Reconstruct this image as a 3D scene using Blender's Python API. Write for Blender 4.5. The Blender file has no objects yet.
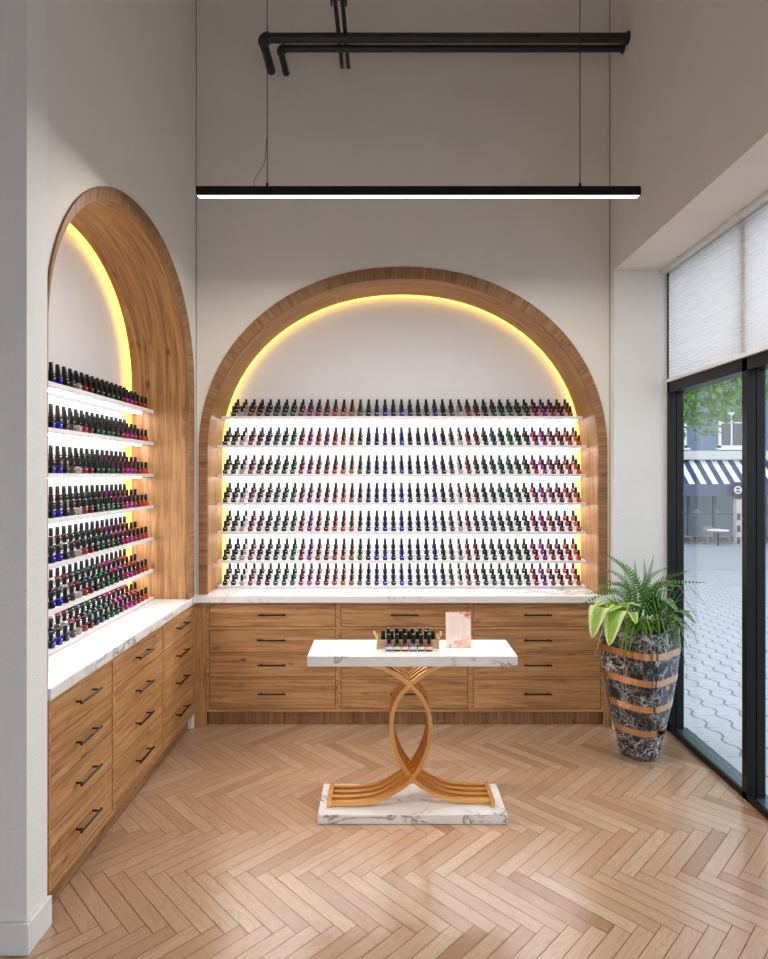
import bpy, math, random
from mathutils import Vector, Matrix, noise
R = random.Random(7)
SC = bpy.context.scene
COL = SC.collection
PI = math.pi

# ------------------------------------------------------------------ helpers
F, H, VX, VY = 602.0, 1.6, 385.0, 475.0
def at(px, py, Y):
    """point of the place at depth Y seen at a pixel of the photograph"""
    return Vector(((px - VX) / F * Y, Y, H - (py - VY) / F * Y))

class MB:
    def __init__(s):
        s.v, s.f, s.uv, s.m = [], [], [], []
    def vert(s, p):
        s.v.append(tuple(p)); return len(s.v) - 1
    def face(s, idx, uv=None, m=0):
        s.f.append(tuple(idx)); s.uv.append(uv); s.m.append(m)
    def poly(s, pts, uv=None, m=0):
        s.face([s.vert(p) for p in pts], uv, m)
    def box(s, x0, x1, y0, y1, z0, z1, m=0):
        i = [s.vert((x, y, z)) for x in (x0, x1) for y in (y0, y1) for z in (z0, z1)]
        for q in ((0,1,3,2), (4,6,7,5), (0,4,5,1), (2,3,7,6), (0,2,6,4), (1,5,7,3)):
            s.face([i[k] for k in q], None, m)
        return s
    def tube(s, pts, r, n=10, cap=True, m=0):
        pts = [Vector(p) for p in pts]
        rs = r if isinstance(r, (list, tuple)) else [r] * len(pts)
        rings = []; ref = None
        for k, p in enumerate(pts):
            d = (pts[min(k + 1, len(pts) - 1)] - pts[max(k - 1, 0)]).normalized()
            if ref is None:
                ref = d.orthogonal().normalized()
            ref = (ref - d * ref.dot(d)).normalized()
            b = d.cross(ref)
            rings.append([s.vert(p + (ref * math.cos(2*PI*j/n) + b * math.sin(2*PI*j/n)) * rs[k]) for j in range(n)])
        for a, b in zip(rings, rings[1:]):
            for j in range(n):
                s.face((a[j], a[(j+1) % n], b[(j+1) % n], b[j]), None, m)
        if cap:
            s.face(rings[0][::-1], None, m); s.face(rings[-1], None, m)
        return s
    def rings(s, rs, m=None, cap=True):
        """stack of closed loops (lists of points)"""
        ids = [[s.vert(p) for p in r] for r in rs]
        n = len(ids[0])
        for k, (a, b) in enumerate(zip(ids, ids[1:])):
            for j in range(n):
                s.face((a[j], a[(j+1) % n], b[(j+1) % n], b[j]), None, m(k, j) if m else 0)
        if cap:
            s.face(ids[0][::-1], None, 0); s.face(ids[-1], None, 0)
        return s
    def mesh(s, name, grain='x', smooth=0, off=None):
        me = bpy.data.meshes.new(name)
        me.from_pydata(s.v, [], s.f)
        lay = me.uv_layers.new(name='UVMap')
        ox, oy = off if off else (R.uniform(0, 40), R.uniform(0, 40))
        g = 'xyz'.index(grain)
        for p, uv in zip(me.polygons, s.uv):
            p.material_index = s.m[p.index]
            if uv is None:
                n = p.normal; a = max(range(3), key=lambda k: abs(n[k]))
                ax = [k for k in range(3) if k != a]
                if g in ax:
                    ax = [g] + [k for k in ax if k != g]
            for k, li in enumerate(p.loop_indices):
                if uv is None:
                    co = me.vertices[me.loops[li].vertex_index].co
                    lay.data[li].uv = (co[ax[0]] + ox, co[ax[1]] + oy)
                else:
                    lay.data[li].uv = uv[k]
        if smooth:
            for p in me.polygons: p.use_smooth = True
            me.set_sharp_from_angle(angle=math.radians(smooth))
        return me
    def build(s, name, mats, parent=None, grain='x', smooth=0, bevel=0, off=None, fix=False):
        me = s.mesh(name, grain, smooth, off)
        if fix:
            import bmesh
            bm = bmesh.new(); bm.from_mesh(me); bmesh.ops.recalc_face_normals(bm, faces=bm.faces); bm.to_mesh(me); bm.free()
        for m in (mats if isinstance(mats, (list, tuple)) else [mats]): me.materials.append(m)
        o = bpy.data.objects.new(name, me); COL.objects.link(o)
        if parent:
            o.parent = parent
            if parent.type == 'EMPTY': o.matrix_parent_inverse = Matrix.Translation(-parent.location)
        if bevel:
            b = o.modifiers.new('Bevel', 'BEVEL'); b.width = bevel; b.segments = 2; b.limit_method = 'ANGLE'; b.angle_limit = math.radians(40)
        return o

def tag(o, label=None, cat=None, group=None, kind=None):
    if label: o['label'] = label
    if cat: o['category'] = cat
    if group: o['group'] = group
    if kind: o['kind'] = kind
    return o
def empty(name, loc, label=None, cat=None, group=None, kind=None):
    o = bpy.data.objects.new(name, None); COL.objects.link(o); o.location = loc
    o.empty_display_size = .05
    return tag(o, label, cat, group, kind)
def spline(pts, n=8):
    pts = [Vector(p) for p in pts]; out = []
    P = [2*pts[0] - pts[1]] + pts + [2*pts[-1] - pts[-2]]
    for i in range(1, len(P) - 2):
        for k in range(n):
            t = k / n
            out.append(.5 * ((2*P[i]) + (P[i+1]-P[i-1])*t + (2*P[i-1]-5*P[i]+4*P[i+1]-P[i+2])*t*t + (3*P[i]-P[i-1]-3*P[i+1]+P[i+2])*t**3))
    return out + [pts[-1]]

# ------------------------------------------------------------------ materials
class NT:
    def __init__(s, name):
        s.mat = bpy.data.materials.new(name); s.mat.use_nodes = True
        s.t = s.mat.node_tree; s.t.nodes.clear()
        s.out = s.n('ShaderNodeOutputMaterial')
    def n(s, typ, **kw):
        nd = s.t.nodes.new(typ)
        for k, v in kw.items():
            if k in nd.inputs: 
                s.set(nd, k, v)
            else: setattr(nd, k, v)
        return nd
    def set(s, nd, k, v):
        i = nd.inputs[k]
        if isinstance(v, bpy.types.NodeSocket): s.t.links.new(v, i)
        elif isinstance(v, (tuple, list)) and len(v) == 3 and i.type == 'RGBA': i.default_value = (*v, 1)
        else: i.default_value = v
    def math(s, op, a, b=None, c=None):
        nd = s.t.nodes.new('ShaderNodeMath'); nd.operation = op
        for k, v in enumerate((a, b, c)):
            if v is None: continue
            if isinstance(v, bpy.types.NodeSocket): s.t.links.new(v, nd.inputs[k])
            else: nd.inputs[k].default_value = v
        return nd.outputs[0]
    def ramp(s, fac, stops, interp='LINEAR'):
        nd = s.t.nodes.new('ShaderNodeValToRGB'); s.t.links.new(fac, nd.inputs[0]); cr = nd.color_ramp; cr.interpolation = interp
        while len(cr.elements) < len(stops): cr.elements.new(.5)
        for e, (p, c) in zip(cr.elements, stops):
            e.position = p; e.color = (*c, 1) if len(c) == 3 else c
        return nd.outputs[0]
    def mix(s, fac, a, b, mode='MIX'):
        nd = s.t.nodes.new('ShaderNodeMix'); nd.data_type = 'RGBA'; nd.blend_type = mode
        for k, v in ((0, fac), (6, a), (7, b)):
            if isinstance(v, bpy.types.NodeSocket): s.t.links.new(v, nd.inputs[k])
            elif isinstance(v, (tuple, list)): nd.inputs[k].default_value = (*v, 1)
            else: nd.inputs[k].default_value = v
        return nd.outputs[2]
    def uv(s, sx=1, sy=1, src='UV'):
        tc = s.t.nodes.new('ShaderNodeTexCoord'); mp = s.t.nodes.new('ShaderNodeMapping')
        s.t.links.new(tc.outputs[src], mp.inputs[0]); mp.inputs['Scale'].default_value = (sx, sy, sx if src != 'UV' else 1)
        return mp.outputs[0]
    def noise(s, vec, scale, detail=3, rough=.5, dist=0):
        nd = s.n('ShaderNodeTexNoise', Scale=scale, Detail=detail, Roughness=rough, Distortion=dist)
        s.t.links.new(vec, nd.inputs['Vector']); return nd.outputs[0]
    def bump(s, h, strength=.2, dist=.01):
        nd = s.n('ShaderNodeBump', Strength=strength, Distance=dist); s.t.links.new(h, nd.inputs['Height']); return nd.outputs[0]
    def bsdf(s, **kw):
        nd = s.t.nodes.new('ShaderNodeBsdfPrincipled')
        for k, v in kw.items(): s.set(nd, k.replace('_', ' '), v)
        s.t.links.new(nd.outputs[0], s.out.inputs[0]); return nd

def srgb(r, g, b):
    return tuple((c/255/12.92 if c <= 10 else ((c/255+.055)/1.055)**2.4) for c in (r, g, b))
def plain(name, c, rough=.5, metal=0, **kw):
    t = NT(name); t.bsdf(Base_Color=c, Roughness=rough, Metallic=metal, **kw); return t.mat
def emit(name, c, s):
    t = NT(name); e = t.n('ShaderNodeEmission', Color=c, Strength=s); t.t.links.new(e.outputs[0], t.out.inputs[0]); return t.mat

def plaster(name, c, bump=.12, var=.06):
    t = NT(name); v = t.uv(1, 1)
    n1 = t.noise(v, 3, 4, .6); n2 = t.noise(v, 90, 3, .6)
    c1 = t.mix(n1, tuple(x*(1-var) for x in c), tuple(min(1, x*(1+var)) for x in c))
    t.bsdf(Base_Color=c1, Roughness=.85, Normal=t.bump(n2, bump, .004)); return t.mat

def wood(name, dark, mid, light, rough=.5, knots=.8):
    t = NT(name)
    warp = t.noise(t.uv(1.3, 4), 1.6, 3, .55)
    base = t.uv(1.1, 19)
    nd = t.n('ShaderNodeTexNoise', Scale=1.7, Detail=6, Roughness=.66, Distortion=1.3); t.t.links.new(base, nd.inputs['Vector'])
    fine = t.noise(t.uv(2.2, 120), 1.0, 5, .75); streak = t.ramp(t.noise(t.uv(1.1, 34), 1.3, 4, .7, .5), [(.5, (0,0,0)), (.68, (.48,.48,.48))])
    col = t.ramp(nd.outputs[0], [(.30, dark), (.46, mid), (.62, light), (.8, mid)])
    col = t.mix(streak, col, dark)
    col = t.mix(t.math('MULTIPLY', t.math('GREATER_THAN', fine, .56), .28), col, dark)
    col = t.mix(t.ramp(warp, [(.35, (0,0,0)), (.7, (.45,)*3)]), col, tuple(x*.8 for x in mid))
    if knots:
        vo = t.n('ShaderNodeTexVoronoi', Scale=1.0, Randomness=1.0); t.t.links.new(t.uv(5.4, 11), vo.inputs['Vector'])
        wob = t.math('ADD', vo.outputs['Distance'], t.math('MULTIPLY', t.math('SUBTRACT', t.noise(t.uv(14, 40), 1, 2), .5), .35))
        k = t.ramp(wob, [(.03, (knots,)*3), (.10, (knots*.4,)*3), (.19, (0,0,0))])
        col = t.mix(k, col, tuple(x*.35 for x in dark))
    t.bsdf(Base_Color=col, Roughness=rough, Normal=t.bump(fine, .08, .002)); return t.mat

def marble(name, m0=.50, m1=.62):
    t = NT(name); v = t.uv(1, 1)
    w = t.n('ShaderNodeTexNoise', Scale=3.2, Detail=7, Roughness=.6, Distortion=1.2); t.t.links.new(v, w.inputs['Vector'])
    vein = t.math('ABSOLUTE', t.math('SUBTRACT', w.outputs[0], .5))
    line = t.ramp(vein, [(0, (1,)*3), (.012, (.5,)*3), (.035, (0,)*3)])
    mask = t.ramp(t.noise(v, 1.9, 2, .5), [(m0, (0,)*3), (m1, (1,)*3)])
    cloud = t.ramp(t.noise(v, 5, 5, .65, .6), [(.45, (0,)*3), (.8, (.28,)*3)])
    a = t.mix(t.mix(1, line, mask, 'MULTIPLY'), (.80, .79, .785), (.20, .19, .19))
    c = t.mix(t.mix(1, cloud, mask, 'MULTIPLY'), a, (.42, .41, .41))
    t.bsdf(Base_Color=c, Roughness=.18); return t.mat

def dark_marble(name):
    t = NT(name); tc = t.n('ShaderNodeTexCoord')
    mp = t.n('ShaderNodeMapping'); t.t.links.new(tc.outputs['Object'], mp.inputs[0]); mp.inputs['Scale'].default_value = (1, 1, .8); mp.inputs['Rotation'].default_value = (.5, .6, .3)
    nz = t.n('ShaderNodeTexNoise', Scale=14, Detail=4, Roughness=.6); t.t.links.new(mp.outputs[0], nz.inputs['Vector'])
    ad = t.n('ShaderNodeVectorMath', operation='MULTIPLY_ADD'); t.t.links.new(nz.outputs[1], ad.inputs[0]); ad.inputs[1].default_value = (.11,)*3; t.t.links.new(mp.outputs[0], ad.inputs[2])
    res = None
    for sc, wd, amp in ((22, .020, .95), (55, .03, .35), (10, .014, 1.0), (34, .018, .55)):
        vo = t.n('ShaderNodeTexVoronoi', feature='DISTANCE_TO_EDGE', Scale=sc); t.t.links.new(ad.outputs[0], vo.inputs['Vector'])
        l = t.ramp(vo.outputs['Distance'], [(0, (amp,)*3), (wd, (amp*.35,)*3), (wd*3, (0,)*3)])
        res = l if res is None else t.mix(1, res, l, 'ADD')
    m = t.ramp(t.noise(ad.outputs[0], 9, 4, .65), [(.38, (.08,)*3), (.62, (1,)*3)])
    cl = t.ramp(t.noise(ad.outputs[0], 12, 5, .7), [(.4, (.004, .004, .006)), (.78, (.05, .05, .06))])
    c = t.mix(t.mix(1, res, m, 'MULTIPLY'), cl, (.82, .80, .82))
    t.bsdf(Base_Color=c, Roughness=.18, Specular_IOR_Level=.35); return t.mat

def floor_mat():
    t = NT('herringbone_oak')
    at_ = t.n('ShaderNodeAttribute', attribute_name='tone'); tone = at_.outputs['Fac']
    nd = t.n('ShaderNodeTexNoise', Scale=1.5, Detail=4, Roughness=.55, Distortion=1.0); t.t.links.new(t.uv(1.6, 11), nd.inputs['Vector'])
    rings = t.math('FRACT', t.math('MULTIPLY', nd.outputs[0], 9))
    rg = t.ramp(rings, [(0, (.0,)*3), (.55, (.12,)*3), (.9, (.55,)*3), (1, (.1,)*3)])
    fine = t.noise(t.uv(6, 170), 1.0, 3, .7)
    col = t.ramp(tone, [(0, srgb(144, 102, 72)), (.10, srgb(162, 127, 100)), (.5, srgb(178, 146, 120)), (1, srgb(192, 165, 141))])
    col = t.mix(t.math('MULTIPLY', rg, .55), col, srgb(160, 112, 74))
    col = t.mix(t.math('MULTIPLY', t.math('GREATER_THAN', fine, .57), .16), col, srgb(150, 105, 70))
    t.bsdf(Base_Color=col, Roughness=.22, Specular_IOR_Level=.85, Normal=t.bump(fine, .04, .001)); return t.mat

M = {}
M['wall'] = plaster('warm_plaster', (.79, .738, .675))
M['grey_wall'] = plaster('textured_plaster', (.78, .765, .745), .5)
M['panel'] = plain('white_panel', (.80, .78, .80), .7)
M['trim'] = plain('white_paint', (.74, .735, .73), .45)
M['oak'] = wood('knotty_oak', srgb(122, 78, 42), srgb(176, 127, 79), srgb(203, 157, 108))
M['oak_dark'] = wood('knotty_oak_edge', srgb(102, 68, 40), srgb(150, 106, 68), srgb(174, 130, 90))
M['marble'] = marble('white_marble')
M['table_marble'] = marble('table_marble', .44, .56)
M['grey_marble'] = dark_marble('dark_grey_marble')
M['floor'] = floor_mat()
M['groove'] = plain('plank_joint', srgb(120, 84, 56), .8)
M['shadow_gap'] = plain('dark_gap', (.03, .018, .01), .9)
M['black'] = plain('black_metal', (.012, .012, .013), .32, .6)
M['pipe'] = plain('black_pipe_paint', (.014, .013, .012), .38)
M['frame'] = plain('anthracite_frame', (.006, .006, .007), .35, Specular_IOR_Level=.25)
M['track'] = plain('dark_polished_track', (.14, .17, .21), .25, .6)
M['handle'] = plain('dark_bronze', (.05, .045, .042), .25, 1)
M['gold'] = plain('brushed_gold', (.80, .46, .17), .29, 1)
M['copper'] = plain('polished_rose_gold', (.72, .46, .27), .14, 1)
M['acrylic_white'] = plain('white_acrylic', (.83, .83, .85), .25)
M['cap'] = plain('black_plastic', (.003, .003, .0035), .38, Specular_IOR_Level=.3)
M['label'] = plain('cream_label', (.72, .68, .6), .6)
M['wicker'] = plain('pale_wood', srgb(205, 175, 130), .6)
M['led'] = emit('warm_led', (1, .63, .125), 2.6)
M['tube'] = emit('white_strip_light', (1, .97, .94), 27)
M['backlight'] = emit('backlit_panel', (1, .99, .985), 1.3)
M['lamp'] = emit('linear_lamp', (1, .97, .93), 3)
M['soil'] = plain('soil', (.03, .02, .012), .9)

def clear(name, c, k, rough=.03):
    t = NT(name); a = t.n('ShaderNodeBsdfTransparent', Color=c); b = t.n('ShaderNodeBsdfGlossy', Color=(1,1,1), Roughness=rough)
    d = t.n('ShaderNodeBsdfDiffuse', Color=(.85,.86,.88)); lw = t.n('ShaderNodeLayerWeight', Blend=.5); fr = t.n('ShaderNodeMapRange'); t.t.links.new(t.math('POWER', lw.outputs['Facing'], 4), fr.inputs[0]); fr.inputs[3].default_value = .03; fr.inputs[4].default_value = .75
    m1 = t.n('ShaderNodeMixShader', Fac=k); t.t.links.new(a.outputs[0], m1.inputs[1]); t.t.links.new(d.outputs[0], m1.inputs[2])
    m2 = t.n('ShaderNodeMixShader'); t.t.links.new(fr.outputs[0], m2.inputs[0]); t.t.links.new(m1.outputs[0], m2.inputs[1]); t.t.links.new(b.outputs[0], m2.inputs[2])
    t.t.links.new(m2.outputs[0], t.out.inputs[0]); return t.mat
M['glass'] = clear('window_glass', (.93, .95, .96), 0)
M['acrylic'] = clear('clear_acrylic', (.95, .95, .96), .18)
def translucent(name, c, k=.5):
    t = NT(name); a = t.n('ShaderNodeBsdfDiffuse', Color=c); b = t.n('ShaderNodeBsdfTranslucent', Color=c)
    m = t.n('ShaderNodeMixShader', Fac=k); t.t.links.new(a.outputs[0], m.inputs[1]); t.t.links.new(b.outputs[0], m.inputs[2]); t.t.links.new(m.outputs[0], t.out.inputs[0]); return t.mat
M['blind'] = translucent('pleated_fabric', (.82, .81, .83), .5)

# ------------------------------------------------------------------ the room
YB, XL, XR, ZC = 3.86, -1.212, 1.443, 4.9       # back wall, left wall, right wall, ceiling
ND = .39                                        # niche depth
CT = .835                                       # worktop height

def structure(name, mb, mat, **kw):
    return tag(mb.build(name, mat, **kw), kind='structure')

def arch_pts(c, cz, a, b, n=2.1, k=48, z0=None, grow=0):
    """arch outline from foot to foot in (s, z)"""
    p = []
    if z0 is not None: p.append((c - a, z0))
    for i in range(k + 1):
        th = PI * (1 - i / k); cs, sn = math.cos(th), math.sin(th)
        p.append((c + a * math.copysign(abs(cs) ** (2/n), cs), cz + b * abs(sn) ** (2/n)))
    if z0 is not None: p.append((c + a, z0))
    return p

class Niche:
    """maps (s along the wall, d into the wall, z) to the room"""
    def __init__(s, side): s.side = side
    def p(s, q, d, z):
        return (q, YB + d, z) if s.side == 'back' else (XL - d, q, z)
    def quad(s, mb, a, b, c, d_, uv=None, m=0):
        pts = [s.p(*a), s.p(*b), s.p(*c), s.p(*d_)]
        if s.side != 'back': pts = pts[::-1]; uv = uv[::-1] if uv else None
        mb.poly(pts, uv, m)
    def box(s, mb, q0, q1, d0, d1, z0, z1, m=0):
        if s.side == 'back': mb.box(q0, q1, YB + d0, YB + d1, z0, z1, m)
        else: mb.box(XL - d1, XL - d0, q0, q1, z0, z1, m)

BACK, LEFT = Niche('back'), Niche('left')
SPEC = {'back': dict(N=BACK, c=.115, cz=1.747, a=1.308, b=1.186, ia=1.25, ib=1.109, ic=.115, q0=XL, q1=XR),
        'left': dict(N=LEFT, c=2.972, cz=2.115, a=.832, b=.806, ia=.775, ib=.728, ic=2.925, q0=2.10, q1=YB)}

def arched_wall(name, sp):
    N = sp['N']; mb = MB(); z0 = CT + .0005
    pts = arch_pts(sp['c'], sp['cz'], sp['a'] - .004, sp['b'] - .004, z0=z0)
    # wall faces left and right of the opening, then columns above it
    th = .10
    def strip(q0, za, q1, zb):
        N.quad(mb, (q0, 0, za), (q1, 0, zb), (q1, 0, ZC), (q0, 0, ZC))
        N.quad(mb, (q0, th, ZC), (q1, th, ZC), (q1, th, zb), (q0, th, za))
        N.quad(mb, (q0, 0, ZC), (q1, 0, ZC), (q1, th, ZC), (q0, th, ZC))
        N.quad(mb, (q0, th, za), (q1, th, zb), (q1, 0, zb), (q0, 0, za))
    l, r = pts[0][0], pts[-1][0]
    strip(sp['q0'], z0, l, z0); strip(r, z0, sp['q1'], z0)
    for (qa, za), (qb, zb) in zip(pts, pts[1:]):
        if qb - qa > 1e-6: strip(qa, za, qb, zb)
        else:
            N.quad(mb, (qa, 0, za), (qa, th, za), (qa, th, zb), (qa, 0, zb))
    for q, fl in ((sp['q0'], 0), (sp['q1'], 1)):
        a = [(q, 0, z0), (q, 0, ZC), (q, th, ZC), (q, th, z0)]
        N.quad(mb, *(a if not fl else a[::-1]))
    return structure(name, mb, M['wall'])
arched_wall('wall_back', SPEC['back'])
arched_wall('wall_left', SPEC['left'])
# the parts of the two walls behind the cabinets
structure('wall_behind_cabinets', MB().box(XL, XR, 4.30, 4.38, 0, ZC), M['wall'])
structure('wall_left_behind', MB().box(-1.73, -1.65, 2.155, 4.30, 0, ZC), M['wall'])
structure('wall_corner', MB().box(-1.65, -1.2135, 3.8045, 4.30, 0, .789), M['wall'])
structure('wall_stub', MB().box(-3.0, -1.2, 2.016, 2.1395, 0, ZC), M['grey_wall'])
structure('wall_far_left', MB().box(-3.1, -3.0, -2.6, 2.155, 0, ZC), M['wall'])
structure('wall_rear', MB().box(-3.1, -2.6, -2.7, -2.6, 0, ZC).box(.9, 1.88, -2.7, -2.6, 0, ZC).box(-2.6, .9, -2.7, -2.6, 2.4, ZC), M['wall'])  # opening added in the unseen rear wall to let in fill light
structure('wall_right', MB().box(XR, 1.88, -2.6, 4.38, 2.89, ZC), M['wall'])
structure('wall_window_return', MB().box(XR, 1.872, 3.79, 4.38, 0, 2.889), M['grey_wall'])
structure('ceiling', MB().box(-3.1, 2.0, -2.7, 4.4, ZC, ZC + .1), M['trim'])
def skirting(name, boxes):
    mb = MB()
    for b in boxes: mb.box(*b)
    structure(name, mb, M['trim'], bevel=.004)
skirting('baseboard_left', [(-3.0, -1.185, 2.001, 2.016, 0, .105), (-1.2, -1.185, 2.016, 2.145, 0, .105)])
skirting('baseboard_right', [(XR - .012, 1.77, 3.778, 3.79, 0, .10)])
skirting('baseboard_corner', [(-1.2475, -1.2085, 3.793, 3.804, 0, .088)])

shade_mat = plain('painted_corner_shade', (.26, .23, .20), .9)  # dark strips painted in for the shadow line down the wall corners
structure('corner_shade_1', MB().box(XL, XL + .004, YB - .004, YB, CT + .001, ZC), shade_mat)
structure('corner_shade_2', MB().box(XR - .004, XR, YB - .004, YB, CT + .001, ZC), shade_mat)
# floor: herringbone boards, one mesh
def floor():
    W, n = .0590, 7; u = Vector((1, -1)) / math.sqrt(2); v = Vector((1, 1)) / math.sqrt(2)
    O = Vector((-.6416 - W/math.sqrt(2), 2.433 - W/math.sqrt(2)))
    mb = MB(); tones = []; g = .0013
    def plank(a0, a1, b0, b1, along):
        c = [O + (u * a + v * b) * 1 for a, b in ((a0+g, b0+g), (a1-g, b0+g), (a1-g, b1-g), (a0+g, b1-g))]
        mid = (c[0] + c[2]) / 2
        if not (-3.2 < mid.x < 2.0 and -2.8 < mid.y < 4.3): return
        ox, oy = R.uniform(0, 60), R.uniform(0, 60)
        uv = [(ox, oy), (ox + a1 - a0, oy), (ox + a1 - a0, oy + b1 - b0), (ox, oy + b1 - b0)] if along else \
             [(ox, oy), (ox, oy + a1 - a0), (ox + b1 - b0, oy + a1 - a0), (ox + b1 - b0, oy)]
        pts = [((q.x, q.y), w_) for q, w_ in zip(c, uv)]
        for ax, lim, sg in ((0, 1.776, 1), (0, -3.05, -1), (1, 4.28, 1), (1, -2.65, -1)):
            out = []
            for (pa, ua), (pb, ub) in zip(pts, pts[1:] + pts[:1]):
                da, db = sg*(lim - pa[ax]), sg*(lim - pb[ax])
                if da >= 0: out.append((pa, ua))
                if da*db < 0:
                    k = da/(da - db); out.append((tuple(x + (y - x)*k for x, y in zip(pa, pb)), tuple(x + (y - x)*k for x, y in zip(ua, ub))))
            pts = out
            if not pts: return
        mb.poly([(q[0], q[1], 0) for q, _ in pts], [w_ for _, w_ in pts], 0); tones.append(R.betavariate(4, 3) if R.random() > .02 else R.uniform(0, .12))
    for r in range(-130, 130):
        for m in range(-9, 10):
            plank((r + 2*n*m)*W, (r + n + 2*n*m)*W, r*W, (r+1)*W, True)
            plank(r*W, (r+1)*W, (r - 2*n + 1 + 2*n*m)*W, (r - n + 1 + 2*n*m)*W, False)
    k = len(mb.f)
    mb.box(-3.05, 1.776, -2.65, 4.28, -.06, -.0015, 1)
    o = structure('floor', mb, [M['floor'], M['groove']])
    att = o.data.attributes.new('tone', 'FLOAT', 'FACE')
    for i in range(len(mb.f)): att.data[i].value = tones[i] if i < k else .5
floor()

# ------------------------------------------------------------------ niches
def niche(key, label, name='arched_niche'):
    sp = SPEC[key]; N = sp['N']
    root = empty(name, N.p(sp['c'], 0, CT), label, 'niche')
    outer = arch_pts(sp['c'], sp['cz'], sp['a'], sp['b'], z0=CT + .001)
    inner = arch_pts(sp['ic'], sp['cz'], sp['ia'], sp['ib'], z0=CT + .001)
    # front trim: flat wooden band standing a little proud of the wall
    mb = MB(); s = 0
    for i in range(len(outer) - 1):
        oa, ob, ia, ib = outer[i], outer[i+1], inner[i], inner[i+1]
        L = math.dist(oa, ob); w = math.dist(oa, ia); pr = -.009
        N.quad(mb, (oa[0], pr, oa[1]), (ia[0], pr, ia[1]), (ib[0], pr, ib[1]), (ob[0], pr, ob[1]), [(0, s), (w, s), (w, s+L), (0, s+L)])
        N.quad(mb, (oa[0], 0, oa[1]), (oa[0], pr, oa[1]), (ob[0], pr, ob[1]), (ob[0], 0, ob[1]), [(s, .2), (s, .21), (s+L, .21), (s+L, .2)])
        N.quad(mb, (ia[0], pr, ia[1]), (ia[0], .015, ia[1]), (ib[0], .015, ib[1]), (ib[0], pr, ib[1]), [(s, .3), (s, .32), (s+L, .32), (s+L, .3)])
        N.quad(mb, (oa[0], .0, oa[1]), (ob[0], 0, ob[1]), (ib[0], .015, ib[1]), (ia[0], .015, ia[1]))
        s += L
    mb.build('front_trim', M['oak_dark'], root, fix=True)
    # lining: jambs and soffit
    mb = MB(); s = 0
    lin = arch_pts(sp['ic'], sp['cz'], sp['ia'] + .004, sp['ib'] + .004, z0=CT + .001)
    out = arch_pts(sp['ic'], sp['cz'], sp['ia'] + .03, sp['ib'] + .03, z0=CT + .001)
    for i in range(len(lin) - 1):
        a, b, c, d = lin[i], lin[i+1], out[i], out[i+1]; L = math.dist(a, b); e = ND + .012
        N.quad(mb, (a[0], .012, a[1]), (a[0], e, a[1]), (b[0], e, b[1]), (b[0], .012, b[1]), [(s, 5), (s, 5+ND), (s+L, 5+ND), (s+L, 5)])
        N.quad(mb, (c[0], .101, c[1]), (d[0], .101, d[1]), (d[0], e, d[1]), (c[0], e, c[1]))
        N.quad(mb, (a[0], e, a[1]), (c[0], e, c[1]), (d[0], e, d[1]), (b[0], e, b[1]))
        s += L
    mb.build('lining', M['oak'], root, smooth=40, fix=False)
    # back panel: white, its lower field is a backlit sheet behind the shelves
    mb = MB(); d = ND
    bp = arch_pts(sp['ic'], sp['cz'], sp['ia'], sp['ib'], z0=CT + .002)
    ids = [mb.vert(N.p(q, d, z)) for q, z in bp]
    mb.face(ids if key == 'back' else ids[::-1])
    ids2 = [mb.vert(N.p(q, d + .01, z)) for q, z in bp]
    mb.face(ids2[::-1] if key == 'back' else ids2)
    mb.build('back_panel', M['panel'], root, fix=True)
    mb = MB(); N.box(mb, sp['ic'] - sp['ia'] + .03, sp['ic'] + sp['ia'] - .03, d - .004, d - .001, CT + .004, 1.975)
    o = mb.build('light_panel', M['backlight'], root); o['label'] = 'glowing white sheet behind the shelves'
    # warm led strip along the rear edge of the lining
    mb = MB(); e1 = arch_pts(sp['ic'], sp['cz'], sp['ia'] + .002, sp['ib'] + .002, z0=CT + .003); e2 = arch_pts(sp['ic'], sp['cz'], sp['ia'] - .001, sp['ib'] - .001, z0=CT + .003)
    for (a, b), (c, f) in zip(zip(e1, e1[1:]), zip(e2, e2[1:])):
        d0, d1 = ND - .045, ND - .0006
        N.quad(mb, (c[0], d0, c[1]), (c[0], d1, c[1]), (f[0], d1, f[1]), (f[0], d0, f[1]))
        N.quad(mb, (a[0], d0, a[1]), (c[0], d0, c[1]), (f[0], d0, f[1]), (b[0], d0, b[1]))
    o = mb.build('led_strip', M['led'], root, fix=False); o['label'] = 'warm yellow glowing strip'
niche('back', 'wide oak-lined arched niche with glowing rim, in the wall facing the room')
niche('left', 'narrow oak-lined arched niche with glowing rim, in the side wall beyond the wall end')

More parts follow.
